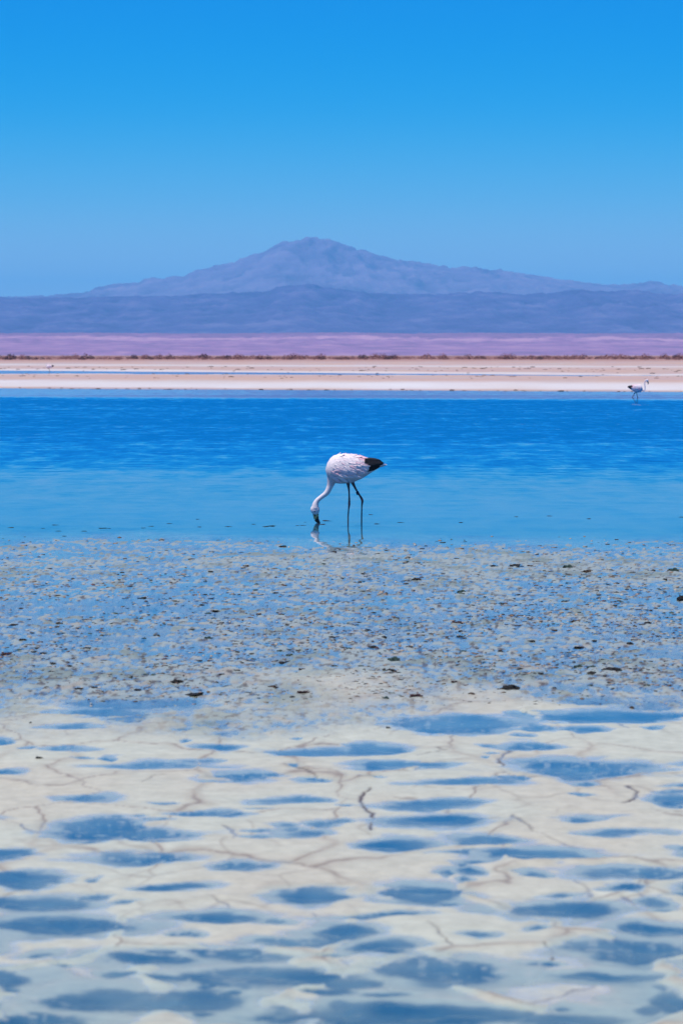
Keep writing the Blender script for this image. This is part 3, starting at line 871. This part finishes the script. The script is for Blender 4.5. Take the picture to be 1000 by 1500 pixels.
def clod_mesh(i, sub=2, flat=.5):
    bm = bmesh.new(); bmesh.ops.create_icosphere(bm, subdivisions=sub, radius=1.0)
    off = Vector((i * 7.3, i * 3.1, 0))
    for v in bm.verts:
        n = v.co.normalized()
        k = 1 + .75 * mnoise.noise(n * 1.7 + off) + .55 * mnoise.noise(n * 4.3 + off)
        v.co = Vector((n.x * k, n.y * k, n.z * k * flat))
        if v.co.z < -.12: v.co.z = -.12
    me = bpy.data.meshes.new('mud_clod'); bm.to_mesh(me); bm.free()
    me.polygons.foreach_set('use_smooth', [False] * len(me.polygons))
    return me
CLOD_MESHES = []
for i in range(12):
    me = clod_mesh(i, 3, .40 + .06 * (i % 4)); me.materials.append(MAT_CLOD[(0, 0, 1, 0, 3, 0, 2, 0, 1, 0, 0, 1)[i]]); CLOD_MESHES.append(me)
def clod_of(mat_i): return [m for m in CLOD_MESHES if m.materials[0] == MAT_CLOD[mat_i]]

def put_clod(x, y, hw, hh, label, group, mesh, name='mud_clod'):
    z = max(ground_z(x, y), 0.0)
    o = bpy.data.objects.new(name, mesh)
    o.location = (x, y, z - .001)
    o.rotation_euler = (random.uniform(-.1, .1), random.uniform(-.1, .1), random.uniform(-.25, .25))
    o.scale = (hw, hw * random.uniform(.7, 1.2), hh)
    COL.objects.link(o)
    tag(o, label, 'clod', group)
    return o

CG = 'dark mud clods scattered over the wet flats'
NAMED = [(575,968,9,5,2,'wide dark green algae clump in the wet flats below the flamingo'),
 (608,1021,9,5,3,'reddish dark clod at the lower edge of the wet flats, right of centre'),
 (259,1000,9,4,0,'black clod at the lower edge of the wet flats, left of centre'),
 (283,1017,14,3.5,0,'long flat dark clod lying by a blue pool edge, left of centre'),
 (443,1015,9,3.5,3,'maroon clod at the right end of a row below the centre of the flats'),
 (400,1007,7,4,1,'brown clod starting a row along the bottom of the wet flats'),
 (428,1022,4,2.5,0,'little black clod below the maroon clod row'),
 (985,836,8,4,2,'dark green clod in the upper right of the wet flats'),
 (831,832,7,4,2,'dark clump in upper right flats, left of the green clod'),
 (754,829,8,2.5,0,'flat dark clod in the upper flats, right of the flamingo'),
 (745,1010,13,5,0,'widest dark clod heap at lower right edge of the wet flats'),
 (690,1017,5,3,1,'brown clod left of the widest dark clod heap'),
 (57,1112,6,3.5,0,'lone dark clod on the bare salt crust at the left'),
 (10,957,9,3.5,3,'maroon clod at the left edge of the wet flats'),
 (735,1010,4,3,3,'small maroon lump touching the widest dark clod heap'),
 (568,1066,4,3,0,'single black lump on the crust left of a long blue pool'),
 (925,1036,3,3,1,'small brown lump between the two blue pools at far right'),
 (668,912,8,3.5,3,'maroon clod in the middle right of the wet flats'),
 (846,948,9,3,0,'slim dark clod in the right part of the wet flats'),
 (895,981,12,3,0,'long dark streak of mud by a blue pool at the right'),
 (996,878,6,7,0,'tall dark clod cut by the right edge of the photo'),
 (45,1059,2,2,0,'tiny dark lump on the salt left of the blue pools')]
for (px, py, hw, hh, mi, lb) in NAMED:
    p = g(px, py + 1); k = p.y / FPX
    put_clod(p.x, p.y, hw * k * .95, hh * k * 1.7, lb, None, random.choice(clod_of(mi)))
# floating scraps in calm water; those by the bill stand in for the bird's shadow
for (px, py, hw) in [(15,773,5),(63,774,3),(83,769,5),(85,778,4),(123,778,4),(152,773.5,6),(160,774,3),(210,773.5,4),(221,771,4),(248,767,4),
                     (290,760.5,3),(292,772,3),(336,771.5,5),(372,768,3),(393,770.5,9),(388,771.5,4),(435,770,3),(443,769.5,4),(447,765,2),
                     (543,754,3),(551,767.5,4),(587,765.5,5),(674,765.5,3),(755,757,3),(805,756,4),(862,760,3),(997,757.5,4),(470,768.3,5),(480,763.2,7)]:
    p = g(px, py); k = p.y / FPX
    put_clod(p.x, p.y, hw * k, .007, *(('small dark scrap floating in the calm water far left of the feeding flamingo', 'dark scraps afloat at the left') if px < 250 else
               ('small dark scrap floating in the calm water just left of the flamingo head', 'dark scraps afloat left of the bird') if px < 460 else
               ('dark patch beside the bill standing in for the shadow of the feeding flamingo', 'dark patches for the flamingo shadow') if px < 500 else
               ('small dark scrap floating just right of the feeding flamingo legs', 'dark scraps afloat right of the bird') if px < 600 else
               ('small dark scrap floating in the calm water far right of the flamingo', 'dark scraps afloat at the right')),
             random.choice(clod_of(0) + clod_of(2)), 'scrap_or_shadow_patch')

def dens(px, py):
    """how thick debris lies at photo position (px, py) of the flats"""
    d = np.clip((py - 785) / 130, 0.06, 1) * np.clip((1035 - py) / 30, 0, 1)
    return d * (0.55 + 0.45 * px / 1000.0)
rng = np.random.default_rng(5)
cnt = 0
while cnt < 235:
    px = rng.uniform(-60, 1060); py = rng.uniform(790, 1030)
    if rng.random() > dens(px, py): continue
    p = g(px, py)
    if float(fbm(np.array([p.x * .9]), np.array([p.y * .6]), 301, 3)[0]) < rng.uniform(-.35, .30): continue
    k = p.y / FPX
    hw = (1.6 + 4.2 * rng.random() ** 2.2) * k * 1.1
    cm = CLOD_MESHES[int(rng.integers(0, 12))]
    hue = {'dark_mud': 'black', 'brown_mud': 'brown', 'green_algae': 'green', 'maroon_mud': 'maroon'}[cm.materials[0].name]
    side = 'left' if px < 333 else 'middle' if px < 667 else 'right'
    lvl = 'upper' if py < 900 else 'lower'
    put_clod(p.x, p.y, hw, hw * rng.uniform(.55, .95), f'small {hue} clod lying on the {lvl} {side} part of the wet flats',
             f'small {hue} clods on the {lvl} {side} wet flats', cm)
    cnt += 1

def crumbs():
    base = []
    for i in range(8):
        me = clod_mesh(20 + i, 1, .6)
        v = np.array([tuple(q.co) for q in me.vertices]); f = np.array([tuple(q.vertices) for q in me.polygons]); base.append((v, f))
    pals = np.array([(.02,.018,.016), (.04,.03,.025), (.10,.055,.03), (.24,.15,.09), (.32,.25,.18), (.36,.34,.29), (.02,.045,.035), (.08,.03,.035)])
    probs = np.array([.22, .16, .12, .13, .14, .13, .05, .05])
    V, F, C = [], [], []; off = 0; n = 0
    while n < 16000:
        px = rng.uniform(-250, 1250); py = 785 + 250 * rng.random() ** .9
        if rng.random() > 0.15 + 0.85 * dens(px, py): continue
        p = g(px, py)
        cl = float(fbm(np.array([p.x * 1.3]), np.array([p.y * .8]), 303, 3)[0])
        if cl < rng.uniform(-.3, .25): continue
        k = p.y / FPX
        s = (0.5 + 2.3 * rng.random() ** 3) * k
        v, f = base[int(rng.integers(0, 8))]
        a = rng.uniform(-.5, .5)
        vv = v * np.array([s * rng.uniform(1, 2.2), s * rng.uniform(.8, 1.5), s * rng.uniform(.7, 1.3)])
        vv = np.stack([vv[:, 0] * math.cos(a) - vv[:, 1] * math.sin(a), vv[:, 0] * math.sin(a) + vv[:, 1] * math.cos(a), vv[:, 2]], 1)
        vv += np.array([p.x, p.y, max(ground_z(p.x, p.y), 0) - .001])
        V.append(vv); F.append(f + off); off += len(v)
        C.append(np.repeat(pals[rng.choice(8, p=probs)][None], len(v), 0)); n += 1
    o = mesh_obj('mud_crumbs', np.concatenate(V), np.concatenate(F), None, smooth=False)
    m, nt, p_, out = new_mat('crumbs')
    a = N(nt, 'ShaderNodeAttribute', attribute_name='albedo')
    nt.links.new(a.outputs['Color'], p_.inputs['Base Color']); p_.inputs['Roughness'].default_value = .75
    o.data.materials.append(m); add_col(o.data, 'albedo', np.concatenate(C))
    tag(o, 'small crumbs of mud, salt and algae over the wet flats', kind='stuff')
crumbs()

# ------------------------------------------------------------------ scrub along the far plain
MAT_SCRUB = [noise_mat('dry_scrub', (.20,.085,.08), (.32,.16,.14), 3, rough=.9),
             noise_mat('dark_scrub', (.045,.02,.03), (.10,.05,.055), 3, rough=.9)]
def shrub_parts(seed, nleaf=150):
    r = random.Random(seed)
    lv, lf, bv, bf = [], [], [], []
    for i in range(nleaf):
        th = r.uniform(0, 2 * math.pi); ph = math.acos(r.uniform(-.1, 1)); rad = r.uniform(.45, 1) ** .5
        c = Vector((math.cos(th) * math.sin(ph) * rad * .62, math.sin(th) * math.sin(ph) * rad * .62, .15 + math.cos(ph) * rad * .62 * (1 + .25 * math.sin(th * 3 + seed))))
        a = Vector((r.uniform(-1, 1), r.uniform(-1, 1), r.uniform(-.4, 1))).normalized() * r.uniform(.05, .11)
        b = a.cross(Vector((r.uniform(-1, 1), r.uniform(-1, 1), r.uniform(-1, 1)))).normalized() * r.uniform(.03, .06)
        k = len(lv); lv += [c - a, c - b, c + a, c + b]; lf.append((k, k + 1, k + 2, k + 3))
    for i in range(7):
        th = r.uniform(0, 2 * math.pi); tip = Vector((math.cos(th) * .4, math.sin(th) * .4, r.uniform(.4, .65)))
        s = Vector((-math.sin(th), math.cos(th), 0)) * .018; k = len(bv)
        bv += [-s, s, tip, Vector((0, 0, .04)) + tip * .3]; bf += [(k, k + 1, k + 2), (k, k + 2, k + 3), (k + 1, k + 3, k + 2)]
    return lv, lf, bv, bf
protos = []
for i in range(6):
    lv, lf, bv, bf = shrub_parts(i)
    fm = bpy.data.meshes.new('foliage'); fm.from_pydata(lv, [], lf); fm.materials.append(MAT_SCRUB[int(i % 3 == 0)])
    sm_ = bpy.data.meshes.new('stems'); sm_.from_pydata(bv, [], bf); sm_.materials.append(MAT_SCRUB[1])
    protos.append((fm, sm_))
for i in range(250):
    Y = rng.uniform(640, 760); X = rng.uniform(-.125, .125) * Y
    root = bpy.data.objects.new('dry_shrub', None); COL.objects.link(root)
    root.location = (X, Y, ground_z(X, Y) - .05)
    root.rotation_euler = (0, 0, rng.uniform(0, 6.28)); s = .7 + .95 * rng.random() ** 2
    root.scale = (s * 1.3, s * 1.3, s * 1.05)
    hue = 'dark purplish' if i % 3 == 0 else 'reddish brown'
    side = 'left' if X / Y < -.037 else 'middle' if X / Y < .037 else 'right'
    tag(root, f'low {hue} shrub in the {side} third of the scrub line beyond the far bank', 'shrub', f'{hue} shrubs along the far plain, {side} third')
    fm, sm_ = protos[i % 6]
    for nm, me in (('foliage', fm), ('stems', sm_)):
        c = bpy.data.objects.new(nm, me); COL.objects.link(c); c.parent = root

def scrub_mass():
    V, F = [], []; off = 0
    tmpl = [shrub_parts(40 + i, 26)[:2] for i in range(8)]
    T = [(np.array([tuple(q) for q in a]) * np.array([1, 1, 1]), np.array(b)) for a, b in tmpl]
    for i in range(4200):
        Y = 660 + 900 * rng.random() ** 1.6; X = rng.uniform(-.26, .26) * Y
        v, f = T[i % 8]; s = rng.uniform(.7, 1.25) * (1 + .35 * (rng.random() < .06))
        V.append(v * np.array([s * 2.6, s * 2.0, s * .62]) + np.array([X, Y, ground_z(X, Y) - .05])); F.append(f + off); off += len(v)
    o = mesh_obj('scrub', np.concatenate(V), np.concatenate(F), MAT_SCRUB[0], smooth=False)
    tag(o, 'unbroken mass of low reddish scrub on the far plain', kind='stuff')
scrub_mass()

# stones along the far water's edge
def bank_stones():
    V, F = [], []; off = 0
    me = clod_mesh(55, 1, .6)
    v = np.array([tuple(q.co) for q in me.vertices]); f = np.array([tuple(q.vertices) for q in me.polygons])
    for i in range(900):
        t = rng.random()
        X = rng.uniform(-24, 24)
        if t < .55: Y = 147.5 - X * .48 + rng.normal(0, 1.2)
        else: Y = rng.uniform(175, 400); X = X * Y / 150
        s = (.03 + .06 * rng.random() ** 3) * (Y / 150)
        V.append(v * np.array([s * 1.6, s, s * .8]) + np.array([X, Y, ground_z(X, Y)])); F.append(f + off); off += len(v)
    o = mesh_obj('bank_stones', np.concatenate(V), np.concatenate(F), MAT_CLOD[1], smooth=False)
    tag(o, 'tiny dark stones strewn over the far bank', kind='stuff')
bank_stones()
